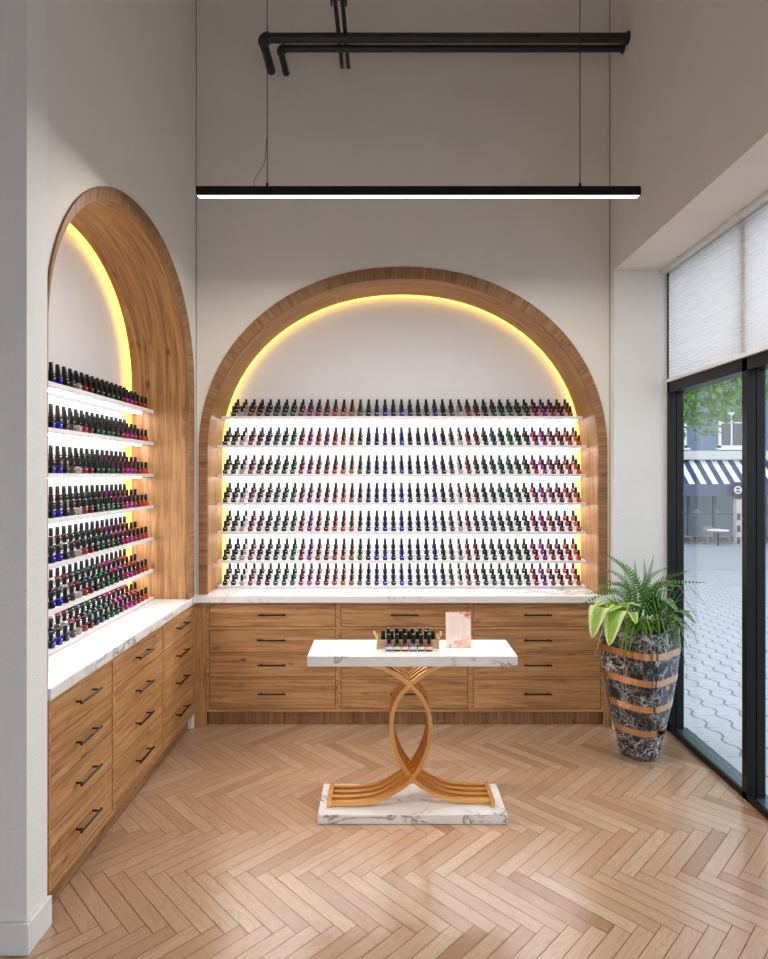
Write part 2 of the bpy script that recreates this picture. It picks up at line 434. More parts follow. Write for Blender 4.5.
# ------------------------------------------------------------------ shelves, risers
SHELF_Z = [1.998, 1.802, 1.607, 1.414, 1.219, 1.023, .852]
DN = ['top', 'second', 'third', 'fourth', 'fifth', 'sixth', 'lowest']
SD0, SD1 = .207, ND - .006
ROWD = [.232, .296, .360]; STEP = .031
def niche_half(sp, z):
    if z <= sp['cz']: return sp['ia']
    t = abs((z - sp['cz']) / sp['ib'])
    return sp['ia'] * (1 - t ** 2.1) ** (1/2.1)
for key, nm in (('back', 'wide'), ('left', 'narrow')):
    sp = SPEC[key]; N = sp['N']; c = sp['ic']
    for k, z in enumerate(SHELF_Z):
        hw = niche_half(sp, z) - .002
        r = empty('display_shelf', N.p(c, SD0, z), f'{DN[k]} white lit shelf of polish bottles across the {nm} niche' if k < 6 else f'lowest white shelf lying on the worktop of the {nm} niche', 'shelf', f'white shelves in the {nm} niche')
        mb = MB(); N.box(mb, c - hw, c + hw, SD0, SD1, z - (.02 if k < 6 else z - CT - .001), z)
        mb.build('board', M['acrylic_white'], r, bevel=.002)
        if k < 6:
            mb = MB(); N.box(mb, c - hw + .02, c + hw - .02, SD0 + .07, SD0 + .09, z - .0245, z - .0205)
            o = mb.build('light_strip', M['tube'], r); o['label'] = 'white glowing strip under the shelf'
        hw2 = min(sp['ia'] - .03, niche_half(sp, z + .12) - .01)
        mb = MB()
        for j in (1, 2):
            d0 = (ROWD[j-1] + ROWD[j]) / 2
            N.box(mb, c - hw2, c + hw2, d0, d0 + .003, z + STEP*(j-1) + .0005, z + STEP*j - .0035)
            N.box(mb, c - hw2, c + hw2, d0, min(d0 + .064, SD1 - .002), z + STEP*j - .0035, z + STEP*j - .0005)
        N.box(mb, c - hw2, c + hw2, SD1 - .005, SD1 - .002, z + .0005, z + STEP*2 - .0035)
        o = mb.build('bottle_riser', M['acrylic'])
        tag(o, f'clear acrylic step riser on the {DN[k]} shelf of the {nm} niche', 'riser', f'clear risers in the {nm} niche')

# ------------------------------------------------------------------ bottles
CL = {'black': (14, 13, 15), 'brown': (52, 38, 34), 'white': (196, 186, 184), 'rose': (150, 52, 60), 'dark red': (104, 20, 34), 'teal': (16, 70, 76),
      'dark green': (16, 52, 34), 'green': (10, 96, 44), 'crimson': (168, 16, 66), 'magenta': (164, 8, 150), 'maroon': (120, 28, 46), 'orange red': (190, 44, 22),
      'orange': (206, 84, 24), 'amber': (176, 104, 30), 'olive': (98, 104, 44), 'navy': (22, 28, 66), 'indigo': (58, 44, 140), 'blue': (38, 22, 176),
      'bright blue': (22, 84, 206), 'grey brown': (92, 80, 76), 'lavender': (140, 110, 190), 'olive green': (70, 78, 40), 'red': (176, 24, 34)}
def bottle_mats(nm):
    t = NT('polish_' + nm.replace(' ', '_')); t.bsdf(Base_Color=tuple(x*.6 for x in srgb(*CL[nm])), Roughness=.15); return t.mat
BM = {k: bottle_mats(k) for k in CL}
def sq(hx, z, n=12, e=3.2):
    out = []
    for j in range(n):
        a = 2*PI*(j + .5)/n; c, s_ = math.cos(a), math.sin(a); r = (abs(c)**e + abs(s_)**e) ** (-1/e)
        out.append((c*r*hx, s_*r*hx, z))
    return out
def body_mesh(nm, scale=1.0, label=True):
    mb = MB(); S = scale
    prof = [(.0132, 0), (.0156, .0025), (.0156, .012), (.0156, .0185), (.0156, .0215), (.0145, .0275), (.0085, .0305), (.007, .034)]
    def mm(k, j):
        return 1 if (label and k == 3 and 8 <= j <= 9) else 0
    mb.rings([[(x*S, y*S, z*S) for x, y, z in sq(r, z)] for r, z in prof], mm)
    me = mb.mesh('polish_' + nm, smooth=35); me.materials.append(BM[nm]); me.materials.append(M['label']); return me
def cap_mesh(S=1.0):
    mb = MB(); n = 10
    prof = [(.0093, .0325), (.0096, .036), (.0092, .052), (.0086, .0685), (.0076, .0702)]
    mb.rings([[(r*S*math.cos(2*PI*j/n), r*S*math.sin(2*PI*j/n), z*S) for j in range(n)] for r, z in prof])
    me = mb.mesh('cap', smooth=40); me.materials.append(M['cap']); return me
BODY = {k: body_mesh(k) for k in CL}; CAP = cap_mesh()
PB = bpy.data.objects.new('polish_bottle', BODY['black']); PC = bpy.data.objects.new('cap', CAP)
first = [True]
def place_bottle(mesh, capmesh, loc, rz, label, group):
    if first[0]:
        o, c = PB, PC; first[0] = False
    else:
        o, c = PB.copy(), PC.copy()
    o.data = mesh; c.data = capmesh; c.parent = o
    o.location = loc; o.rotation_euler = (0, 0, rz)
    COL.objects.link(o); COL.objects.link(c)
    return tag(o, label, 'bottle', group)
SEQ_BACK = ['black', 'brown', 'white', 'rose', 'dark red', 'black', 'teal', 'dark green', 'green', 'crimson', 'magenta', 'rose', 'maroon', 'orange red', 'orange', 'amber', 'olive', 'navy', 'indigo', 'blue', 'navy', 'bright blue',
            'navy', 'black', 'navy', 'indigo', 'black', 'grey brown', 'white', 'rose', 'dark red', 'black', 'teal', 'dark green', 'green', 'dark green', 'brown', 'crimson', 'magenta', 'rose', 'maroon', 'orange red', 'orange']
SEQ_LEFT = ['orange', 'orange red', 'maroon', 'rose', 'magenta', 'crimson', 'brown', 'dark green', 'green', 'dark green', 'teal', 'black', 'dark red', 'rose', 'white', 'grey brown', 'navy', 'blue', 'navy', 'indigo', 'bright blue', 'navy', 'olive', 'amber', 'orange']
ORD = 'first second third fourth fifth sixth seventh eighth ninth tenth eleventh twelfth thirteenth fourteenth fifteenth sixteenth seventeenth eighteenth nineteenth twentieth twenty-first twenty-second twenty-third twenty-fourth twenty-fifth'.split()
SLOTS = []
NB = len(SEQ_BACK)
for k, z in enumerate(SHELF_Z):
    for row in range(3):
        sp = SPEC['back']
        zt = z + STEP * row + (0 if row == 0 else 0)
        for i, cn in enumerate(SEQ_BACK):
            q = sp['c'] - 1.2024 + i * (2.4048 / (NB - 1))
            if abs(q - sp['c']) > min(niche_half(sp, zt + .07) - .010, niche_half(sp, zt + .028) - .017): continue
            SLOTS.append(('back', k, row, i, cn, q, zt))
        sp = SPEC['left']
        for i, cn in enumerate(SEQ_LEFT):
            q = 3.632 - i * .0572
            if q < sp['ic'] - sp['ia'] + .02: continue
            SLOTS.append(('left', k, row, i, cn, q, zt))
def pick(side, k, row, i):
    """the bottles that show largest: all of the narrow niche's front rows, its two lowest middle rows, the wide niche's three top front rows"""
    if side == 'left': return row == 0 and i <= 18 or row == 1 and i <= 16 and k >= 5
    return row == 0 and k <= 2
rest = []
for s in SLOTS:
    side, k, row, i, cn, q, z = s
    N = SPEC[side]['N']; loc = N.p(q, ROWD[row], z + .0002); rz = 0 if side == 'back' else PI/2
    if pick(side, k, row, i):
        rn = ('front', 'middle', 'rear')[row]
        line = [t_[3] for t_ in SLOTS if t_[:3] == s[:3]]; n_ = line.index(i); m_ = len(line)
        if side == 'back':
            end = f'{ORD[n_]} from corner end' if n_ < m_/2 else f'{ORD[m_-1-n_]} from window end'
            lab = f'{cn} polish bottle {end}, {rn} row, {DN[k]} shelf, wide niche'
        else:
            lab = f'{cn} polish bottle {ORD[n_]} from corner end, {rn} row, {DN[k]} shelf, narrow niche'
        place_bottle(BODY[cn], CAP, loc, rz, lab, f'nail polish bottles in the {"wide" if side == "back" else "narrow"} niche')
    else:
        rest.append((loc, rz, cn))
# the remaining bottles
mats = list(CL); mb = MB(); caps = len(mats); lab_i = caps + 1
bodies = {k: BODY[k] for k in CL}
src = BODY['black']; sv = [v.co.copy() for v in src.vertices]; sf = [(tuple(p.vertices), p.material_index) for p in src.polygons]
cv = [v.co.copy() for v in CAP.vertices]; cf = [tuple(p.vertices) for p in CAP.polygons]
for loc, rz, cn in rest:
    b = len(mb.v); cs, sn = math.cos(rz), math.sin(rz); mi = mats.index(cn)
    for v in sv + cv: mb.v.append((loc[0] + v.x*cs - v.y*sn, loc[1] + v.x*sn + v.y*cs, loc[2] + v.z))
    Z = [(0, 0)] * 12
    for f, m in sf: mb.face([b + j for j in f], Z, lab_i if m else mi)
    b += len(sv)
    for f in cf: mb.face([b + j for j in f], Z, caps)
o = mb.build('polish_bottle_mass', [BM[k] for k in mats] + [M['cap'], M['label']], smooth=38)
tag(o, 'all the smaller coloured polish bottles filling the shelf rows', 'bottles', kind='stuff')

# ------------------------------------------------------------------ worktops and drawer cabinets
mb = MB(); mb.box(XL + .001, XR - .001, 3.805, 3.86 + ND, .79, CT)
tag(mb.build('worktop', M['marble'], bevel=.004), 'white veined marble worktop under the wide arched niche', 'worktop')
mb = MB(); mb.box(XL - ND, -1.1965, 2.1555, 3.803, .79, CT)
tag(mb.build('worktop', M['marble'], bevel=.004, grain='y'), 'white veined marble worktop under the narrow arched niche', 'worktop')

ROWS = [(.777, .634), (.617, .468), (.459, .313), (.303, .112)]
def cabinet(side, q0, q1, lab, group, d0):
    """face frame, drawers and recessed plinth between q0 and q1 along a wall; d0 is the face's depth into the wall"""
    N = BACK if side == 'back' else LEFT; g = 'x' if side == 'back' else 'y'
    root = empty('drawer_cabinet', N.p((q0+q1)/2, d0, 0), lab, 'cabinet', group)
    mb = MB(); st = .016
    N.box(mb, q0, q0 + st, d0, d0 + .02, .094, .789); N.box(mb, q1 - st, q1, d0, d0 + .02, .094, .789)
    zs = [.789] + [z for r in ROWS for z in r] + [.094]
    for a, b in zip(zs[0::2], zs[1::2]): N.box(mb, q0 + st, q1 - st, d0, d0 + .02, b, a)
    mb.build('face_frame', M['oak'], root, grain=g)
    mb = MB(); N.box(mb, q0 + .002, q1 - .002, d0 + .03, ND - .01, .094, .788)
    mb.build('carcass', M['shadow_gap'], root)
    mb = MB(); N.box(mb, q0, q1, d0 + .037, d0 + .055, .001, .094)
    mb.build('plinth', M['oak_dark'], root, grain='z' if side == 'back' else g)
    for zt, zb in ROWS:
        mb = MB(); e = .0028
        N.box(mb, q0 + st + e, q1 - st - e, d0 + .002, d0 + .024, zb + e, zt - e)
        d = mb.build('drawer', M['oak'], root, grain=g, bevel=.0015)
        mb = MB(); qc = (q0 + q1) / 2; hz = zt - (.062 if zt > .31 else .088); hl = .088 if side == 'back' else .084
        P = lambda q, dd, z: N.p(q, dd, z)
        mb.tube([P(qc - hl, d0 - .028, hz), P(qc + hl, d0 - .028, hz)], .0052, 10)
        for s_ in (-1, 1): mb.tube([P(qc + s_*(hl - .018), d0 + .003, hz), P(qc + s_*(hl - .018), d0 - .028, hz)], .0042, 8)
        h = mb.build('handle', M['handle'], None, smooth=50)
        h.parent = d
        h['label'] = 'dark metal bar handle'
XB = lambda px: (px - VX) * 3.827 / F
DB = 3.827 - YB
e = [XB(206.6), XB(338.2), XB(470.4), XB(603.6)]
where = ['standing by the room corner', 'half hidden behind the marble console table', 'standing next to the tall planter']
for k in range(3):
    cabinet('back', e[k], e[k+1], f'four-drawer oak cabinet under the wide niche, {where[k]}', 'drawer cabinets under the wide niche', DB)
ey = [2.157, 2.68, 3.286, 3.80]
where = ['beside the grey wall end, nearest the floor\'s open side', 'between the two other cabinets of its run', 'standing by the room corner']
for k in range(3):
    cabinet('left', ey[k], ey[k+1], ['four-drawer oak cabinet under the narrow niche, touching the grey wall end', 'four-drawer oak cabinet in the middle of the run under the narrow niche', 'four-drawer oak cabinet under the narrow niche, last before the room corner'][k],
            'drawer cabinets under the narrow niche', -.007)
mb = MB().box(XL - .001, e[0] - .001, 3.825, 3.845, .001, .789)
tag(mb.build('filler_panel', M['oak'], grain='z'), 'narrow upright oak panel closing the cabinet corner', 'panel')
mb = MB().box(e[3] + .001, XR - .014, 3.825, 3.845, .001, .789)
tag(mb.build('filler_panel', M['oak'], grain='z'), 'narrow upright oak panel behind the tall planter', 'panel')

# ------------------------------------------------------------------ console table
TX = .126
t = empty('console_table', (TX, 2.90, 0), 'white marble console table on interlaced gold hoops in the middle of the floor', 'table')
MB().box(TX - .4825, TX + .4825, 2.757, 3.034, .7215, .770).build('tabletop', M['table_marble'], t, bevel=.003, off=(5.36, 1.3))
MB().box(TX - .4355, TX + .4355, 2.757, 3.038, .0005, .0435).build('base_plate', M['table_marble'], t, bevel=.003, off=(8.3, 2.2))
prof = spline([(-.374, .0565), (-.27, .0575), (-.17, .070), (-.085, .108), (-.004, .166), (.052, .25), (.083, .34), (.091, .415), (.082, .49), (.050, .556), (-.004, .612), (-.07, .662), (-.14, .698), (-.21, .7115)], 6)
def band(sign, y0, y1):
    mb = MB(); th = .0095; A, B = [], []
    for k, p in enumerate(prof):
        d = (prof[min(k+1, len(prof)-1)] - prof[max(k-1, 0)]).normalized(); nrm = Vector((-d.y, d.x))
        A.append(p + nrm*th); B.append(p - nrm*th)
    X = lambda p, y: (TX - .004 + sign*p.x, y, min(.7205, max(.045, p.y)))
    loops = [[X(a, y0), X(b, y0), X(b, y1), X(a, y1)] for a, b in zip(A, B)]
    mb.rings(loops)
    return mb
for k in range(4):
    y0 = 2.832 + k*.046
    for sgn in (1, -1):
        dy = .0 if sgn > 0 else .0232
        band(sgn, y0 + dy - .0115, y0 + dy + .0105).build('leg_hoop', M['gold'], t, smooth=35, fix=True)
for sgn in (-1, 1):
    x = TX - .004 + sgn*.383
    MB().box(x - .011, x + .011, 2.815, 3.008, .0438, .072).build('foot_bar', M['gold'], t, bevel=.002)

# things on the table
TB = {k: body_mesh(k, 1.1) for k in ('lavender', 'olive green', 'red', 'navy', 'black', 'crimson', 'brown')}; TC = cap_mesh(1.1)
def label_mesh():
    mb = MB(); S = 1.1; ang = [(-.75, 0)]; pts0, pts1 = [], []
    for x in (-.0165, -.0120, 0, .0120, .0165):
        y = -.0176 if abs(x) < .013 else -.0142
        pts0.append((x, y, .0095)); pts1.append((x, y, .0225))
    for a in range(4): mb.poly([pts0[a], pts0[a+1], pts1[a+1], pts1[a]])
    me = mb.mesh('front_label'); me.materials.append(M['label']); return me
LM = label_mesh()
def table_bottle(x, y, z, cn, label, group):
    o = place_bottle(TB[cn], TC, (x, y, z), R.uniform(-.08, .08), label, group)
    return o
lead = bpy.data.objects.new('front_label', LM); usedl = [False]
def with_label(o):
    l = lead if not usedl[0] else lead.copy(); usedl[0] = True
    l.parent = o; COL.objects.link(l); l['label'] = 'cream paper label'
TZ = .7703
fr = ['lavender', 'olive green', 'red', 'lavender', 'olive green', 'red']
nm = ['lavender polish bottle at the basket handle end of the front row', 'olive polish bottle beside the outermost lavender one, before the basket', 'red polish bottle between olive and lavender ones, before the basket',
      'lavender polish bottle between red and olive ones, before the basket', 'olive polish bottle between lavender and red ones nearer the menu card', 'red polish bottle at the menu card end of the front row']
for k in range(6):
    X = (389 + k*8.0 - VX) / F * 2.845
    with_label(table_bottle(X, 2.845, TZ, fr[k], nm[k], 'polish bottles in front of the table basket'))
bx0, bx1, by0, by1 = (377.3 - VX)/F*2.885, (438.5 - VX)/F*2.885, 2.878, 2.972
b = empty('tray_basket', ((bx0+bx1)/2, 2.925, TZ), 'small pale woven basket full of polish bottles on the marble table', 'basket')
mb = MB(); zt = TZ + .042
def strips(fix, lo, hi, axis):
    n = 5
    for k in range(n):
        z0 = TZ + .001 + k*.0084
        if axis == 'x': mb.box(lo, hi, fix - .0022, fix + .0022, z0, z0 + .0068)
        else: mb.box(fix - .0022, fix + .0022, lo, hi, z0, z0 + .0068)
    m = max(2, int((hi - lo)/.02))
    for k in range(m + 1):
        q = lo + (hi - lo)*k/m
        if axis == 'x': mb.box(q - .0025, q + .0025, fix - .0034, fix + .0034, TZ + .0005, zt)
        else: mb.box(fix - .0034, fix + .0034, q - .0025, q + .0025, TZ + .0005, zt)
strips(by0, bx0, bx1, 'x'); strips(by1, bx0, bx1, 'x'); strips(bx0, by0, by1, 'y'); strips(bx1, by0, by1, 'y')
mb.box(bx0, bx1, by0, by1, TZ + .0003, TZ + .002)
mb.build('woven_body', M['wicker'], b)
for s_, x in ((-1, bx0), (1, bx1)):
    pts = spline([(x, by0 + .02, zt - .006), (x + s_*.012, by0 + .026, zt + .018), (x + s_*.016, (by0+by1)/2, zt + .024), (x + s_*.012, by1 - .026, zt + .018), (x, by1 - .02, zt - .006)], 5)
    MB().tube(pts, .0035, 7).build('basket_handle', M['wicker'], b, smooth=60)
cols = ['navy', 'black', 'crimson', 'brown', 'navy', 'black', 'crimson']
for k, px in enumerate((383.0, 391.6, 400.2, 408.8, 417.4, 426.0, 433.0)):
    table_bottle((px - VX)/F*2.905, 2.902, TZ + .0025, cols[k], f'{cols[k]} bottle inside the basket, front line, {ORD[k]} from the handle away from the card', 'polish bottles inside the table basket')
for k, px in enumerate((388.5, 396.8, 404.4, 412.0, 419.4, 427.0)):
    table_bottle((px - VX)/F*2.95, 2.949, TZ + .0025, cols[(k*3) % 7], f'{cols[(k*3) % 7]} bottle inside the basket, rear line, {ORD[k]} from the handle away from the card', 'polish bottles inside the table basket')

# menu card in a clear stand
def menu_card():
    x0, x1 = (446 - VX)/F*2.90, (470.8 - VX)/F*2.90; w, h = x1 - x0, .163; cx = (x0 + x1)/2
    root = empty('menu_card', (cx, 2.90, TZ), 'upright cream card with pink flowers on the console table', 'card')
    tilt = math.radians(8); 
    P = lambda u, v, d=0: (cx + u, 2.89 + v*math.sin(tilt) + d*math.cos(tilt), TZ + .004 + v*math.cos(tilt) - d*math.sin(tilt))
    def slab(mb, u0, u1, v0, v1, d0, d1, m=0):
        lo = [P(u0, v0, d0), P(u1, v0, d0), P(u1, v0, d1), P(u0, v0, d1)]; hi = [P(u0, v1, d0), P(u1, v1, d0), P(u1, v1, d1), P(u0, v1, d1)]
        mb.rings([lo, hi], lambda k, j: m)
    mb = MB(); slab(mb, -w/2, w/2, 0, h, 0, .002); mb.build('card_sheet', plain('cream_card', srgb(246, 226, 214), .6), root, fix=True)
    pink, peach, rosy = plain('pink_print', srgb(226, 106, 126), .6), plain('peach_print', srgb(244, 198, 170), .6), plain('pale_pink_print', srgb(240, 170, 176), .6)
    mb = MB()
    def blob(u, v, r, m, seed):
        rr = random.Random(seed); n = 14
        mb.poly([P(max(-w/2+.001, min(w/2-.001, u + r*(.75+.35*rr.random())*math.cos(2*PI*j/n))), max(.001, min(h-.001, v + r*(.75+.35*rr.random())*math.sin(2*PI*j/n))), -.0006 - m*.0001 - seed*.00001) for j in range(n)], None, m)
    for k, (u, v, r, m) in enumerate([(.045, .155, .016, 0), (.03, .163, .011, 2), (.052, .138, .010, 2), (.014, .164, .010, 0), (-.006, .166, .008, 2), (-.024, .166, .007, 0), (-.04, .166, .006, 2), (.038, .148, .008, 0),
                                      (.03, .022, .026, 1), (.006, .018, .015, 2), (.05, .012, .016, 1), (-.012, .022, .010, 2), (.046, .04, .012, 1), (-.002, .008, .012, 1), (-.04, .008, .007, 2)]): blob(u, v, r, m, k)
    mb.build('flower_print', [pink, peach, rosy], root)
    mb = MB()
    for k in range(9):
        v = .142 - k*.0112; a = -.046 + (k % 2)*.004
        for u0, u1 in ((a, -.012), (-.008, .006 if k % 3 else .01), (.016, .036)):
            mb.poly([P(u0, v, -.0009), P(u1, v, -.0009), P(u1, v + .0016, -.0009), P(u0, v + .0016, -.0009)])
    mb.build('text_lines', plain('faint_print', srgb(222, 186, 176), .6), root)
    mb = MB(); slab(mb, -w/2 - .002, w/2 + .002, -.002, h + .002, .0025, .0045); mb.box(cx - w/2 - .002, cx + w/2 + .002, 2.887, 2.945, TZ, TZ + .003)
    mb.build('acrylic_stand', M['acrylic'], root, fix=True)
menu_card()

# ------------------------------------------------------------------ pendant light and pipes
p = empty('linear_pendant_light', (.153, 2.785, 2.925), 'long thin black bar light hanging on two wires above the table', 'pendant light')
mb = MB(); x0, x1 = -.867, 1.174
mb.box(x0, x1, 2.76, 2.763, 2.884, 2.925).box(x0, x1, 2.795, 2.798, 2.884, 2.925).box(x0, x1, 2.763, 2.795, 2.915, 2.925)
mb.box(x0, x0 + .004, 2.763, 2.795, 2.884, 2.915).box(x1 - .004, x1, 2.763, 2.795, 2.884, 2.915)
mb.build('housing', M['black'], p)
MB().box(x0 + .0045, x1 - .0045, 2.7635, 2.7945, 2.8845, 2.895).build('diffuser', M['lamp'], p)['label'] = 'white glowing underside'
for x in (-.545, .902):
    MB().tube([(x, 2.785, 2.925), (x, 2.785, ZC)], .0022, 6).tube([(x, 2.785, 2.925), (x, 2.785, 2.95)], .006, 8).build('suspension_wire', M['black'], p)
pts = [(-.552 - .014*math.sin(k*.55) * (1 - k/22), 2.785 + .008*math.cos(k*.6), 2.926 + k*.012 + (.5 if k > 20 else 0)*0) for k in range(22)]
pts = spline([(-.60, 2.785, 2.926), (-.605, 2.785, 2.96), (-.583, 2.785, 3.0), (-.560, 2.785, 3.04), (-.551, 2.785, 3.09), (-.547, 2.785, 3.16)], 6)
MB().tube(pts, .0014, 5).build('power_cord', M['black'], p)

la = bpy.data.lights.new('lamp_light', 'AREA'); la.shape = 'RECTANGLE'; la.size = 2.02; la.size_y = .03; la.energy = 33; la.color = (1, .95, .88)
lo_ = bpy.data.objects.new('lamp_light', la); COL.objects.link(lo_); lo_.location = (.1535, 2.779, 2.8835)
def long_pipe(px, pe_y, Yp, r, endz, label):
    ex = (px - VX)/F*Yp; o = empty('ceiling_pipe', (ex, Yp, endz), label, 'pipe', 'black pipes along the upper wall')
    MB().tube([(ex + r*1.2, Yp, endz), (XR - .001, Yp, endz)], r, 18).build('straight_run', M['pipe'], o, smooth=50)
    arc = [(ex + r*2.2*(1 - math.sin(a)), Yp + r*2.2*(1 - math.cos(a)), endz) for a in [k*PI/2/8 for k in range(9)]]
    arc = [(ex + r*1.6, Yp, endz)] + [(ex + r*1.6*(1 - math.sin(a)), Yp + r*1.6*(1 - math.cos(a)), endz) for a in [k*PI/2/8 for k in range(1, 9)]]
    MB().tube(arc, r*1.22, 18).build('elbow', M['pipe'], o, smooth=50)
    MB().tube([(ex, Yp + r*1.4, endz), (ex, YB - .001, endz)], r, 18).build('wall_run', M['pipe'], o, smooth=50)
    MB().tube([(XR - .012, Yp, endz), (XR - .0012, Yp, endz)], r*1.35, 18).build('collar', M['pipe'], o, smooth=50)
long_pipe(262, 38, 3.568, .027, 4.19, 'thicker black pipe bending into the back wall, upper of the horizontal pair')
long_pipe(280, 48, 3.637, .021, 4.177, 'thinner black pipe bending into the back wall, lower of the horizontal pair')
for x, lab in ((-.275, 'thin black pipe running out of the back wall overhead, nearer the corner'), (-.235, 'thin black pipe running out of the back wall overhead, nearer the window')):
    o = MB().tube([(x, YB - .001, 4.215), (x, 1.6, 4.215)], .0125, 12).build('thin_pipe', M['pipe'], smooth=50); tag(o, lab, 'pipe', 'thin pipes out of the back wall')
mb = MB().box(-.30, -.21, 3.30, 3.335, 4.2285, 4.245).box(-.30, -.29, 3.30, 3.335, 4.195, 4.2285).box(-.22, -.21, 3.30, 3.335, 4.195, 4.2285).tube([(-.255, 3.317, 4.245), (-.255, 3.317, ZC)], .006, 8)
tag(mb.build('pipe_clamp', M['pipe']), 'black clamp holding the two thin pipes overhead', 'clamp')

# ------------------------------------------------------------------ window front
XF0, XF1 = 1.775, 1.868
w = empty('window_1', (1.82, 2.9, 0), kind='structure')
mb = MB()
posts = [(3.76, 3.788)] + [(2.952 - .82*k, 2.993 - .82*k) for k in range(7)]
for a, b in posts:
    mb.box(XF0, 1.818, a, b, .0, 2.888).box(1.824, XF1, a + .002, b - .002, .0, 2.888); mb.box(1.818, 1.824, a + .006, b - .006, 0, 2.888)
mb.box(XF0, XF1, -2.6, 3.788, 2.115, 2.185).box(XF0, XF1, -2.6, 3.788, 2.85, 2.888)
mb.box(XF0, 1.79, -2.6, 3.788, -.05, .036)
mb.build('window_frame', M['frame'], w)
w2 = empty('added_rear_window', (-.85, -2.65, 0), kind='structure'); mb2 = MB()  # unseen rear window, added to bring daylight onto the front faces
for x in (-2.6, -1.46, -.32, .84): mb2.box(x, x + .06, -2.68, -2.62, 0, 2.4)
mb2.box(-2.6, .9, -2.68, -2.62, 0, .06).box(-2.6, .9, -2.68, -2.62, 2.34, 2.4); mb2.build('window_frame', M['frame'], w2)
MB().box(1.79, XF1 + .03, -2.6, 3.788, -.05, .012).build('window_sill', M['track'], w)
mb = MB()
for (a, b), (a2, b2) in zip(posts, posts[1:]):
    mb.box(1.86, 1.866, b2 + .001, a - .001, .014, 2.114).box(1.86, 1.866, b2 + .001, a - .001, 2.186, 2.849)
mb.build('glass_pane', M['glass'], w)
bl = empty('pleated_blind', (1.79, 3.3, 2.18), 'white pleated blind drawn half down over the glass front', 'blind')
mb = MB(); n = 66; zs = [2.195 + (2.862 - 2.195)*k/n for k in range(n + 1)]
pr = [(1.766 + (.0025 if k % 2 else -.0025), z) for k, z in enumerate(zs)]
for (xa, za), (xb, zb) in zip(pr, pr[1:]): mb.poly([(xa, 3.745, za), (xa, -2.58, za), (xb, -2.58, zb), (xb, 3.745, zb)])
mb.build('pleated_fabric', M['blind'], bl)
MB().box(1.735, 1.77, -2.58, 3.786, 2.862, 2.889).build('headrail', M['trim'], bl)
MB().box(1.754, 1.774, -2.58, 3.75, 2.178, 2.196).build('bottom_rail', M['trim'], bl)
MB().tube([(1.738, 3.74, 2.86), (1.738, 3.74, 2.30)], .0015, 5).build('pull_cord', M['trim'], bl)

# ------------------------------------------------------------------ planter with plants
PX, PY = 1.462, 3.462
pr_ = [(0, .108, 2.1), (.012, .120, 2.1), (.06, .134, 2.2), (.165, .158, 2.5), (.30, .186, 2.9), (.445, .208, 3.3), (.594, .222, 3.6), (.67, .224, 3.7), (.735, .218, 3.7)]
ROT = math.radians(38)
def pl_at(z):
    for (z0, r0, e0), (z1, r1, e1) in zip(pr_, pr_[1:]):
        if z <= z1:
            t_ = (z - z0)/(z1 - z0); return r0 + (r1-r0)*t_, e0 + (e1-e0)*t_
    return pr_[-1][1], pr_[-1][2]
def pl_ring(z, k=1.0, n=72, tiltk=0):
    r, ee = pl_at(z); r *= .905; out = []
    for j in range(n):
        a = 2*PI*j/n; c, s_ = math.cos(a), math.sin(a); rr = (abs(c)**ee + abs(s_)**ee)**(-1/ee) * r * (.93 if ee > 2.2 else 1) * k
        x, y = c*rr, s_*rr
        out.append((PX + x*math.cos(ROT) - y*math.sin(ROT), PY + x*math.sin(ROT) + y*math.cos(ROT), z + .001))
    return out
pl = empty('planter', (PX, PY, 0), 'tall tapered planter in dark veined marble with gold bands by the glass front', 'planter')
zz = sorted(set([k*.0245 for k in range(31)]))
zz[-1] = .735
mb = MB(); lo = [pl_ring(z) for z in zz]; inn = [pl_ring(z, .93) for z in (.735, .70)]
mb.rings(lo + inn); mb.build('planter_body', M['grey_marble'], pl, smooth=50)
mb = MB(); mb.poly(pl_ring(.697, .925)); mb.build('soil', M['soil'], pl)
for z in (.168, .314, .464, .614):
    mb = MB(); mb.rings([pl_ring(z - .019, 1.003), pl_ring(z - .0185, 1.012), pl_ring(z, 1.012), pl_ring(z + .0185, 1.012), pl_ring(z + .019, 1.003)], cap=False)
    mb.build('gold_band', M['copper'], pl, smooth=50)['label'] = 'polished rose gold band'

def leaf_mat(name, kind, a, b, c=None):
    t = NT(name); tc = t.n('ShaderNodeTexCoord'); sp = t.n('ShaderNodeSeparateXYZ'); t.t.links.new(tc.outputs['UV'], sp.inputs[0])
    u, v = sp.outputs[0], sp.outputs[1]; au = t.math('ABSOLUTE', t.math('SUBTRACT', t.math('MULTIPLY', u, 2), 1))
    nz = t.noise(t.uv(3, 8), 2.5, 3, .6)
    if kind == 'plain': f = nz
    elif kind == 'edge': f = t.ramp(t.math('ADD', au, t.math('MULTIPLY', t.math('SUBTRACT', nz, .5), .7)), [(.5, (0,)*3), (.62, (1,)*3)])
    elif kind == 'centre': f = t.ramp(t.math('ADD', au, t.math('MULTIPLY', t.math('SUBTRACT', nz, .5), .4)), [(.3, (1,)*3), (.42, (0,)*3)])
    else:
        w_ = t.math('SINE', t.math('ADD', t.math('MULTIPLY', v, 34), t.math('MULTIPLY', au, -11)))
        f = t.ramp(w_, [(.1, (0,)*3), (.45, (1,)*3)])
    col = t.mix(f, a, b)
    bs = t.bsdf(Base_Color=col, Roughness=.38)
    tr = t.n('ShaderNodeBsdfTranslucent'); t.t.links.new(col, tr.inputs[0]); mx = t.n('ShaderNodeMixShader', Fac=.3)
    t.t.links.new(bs.outputs[0], mx.inputs[1]); t.t.links.new(tr.outputs[0], mx.inputs[2]); t.t.links.new(mx.outputs[0], t.out.inputs[0]); return t.mat
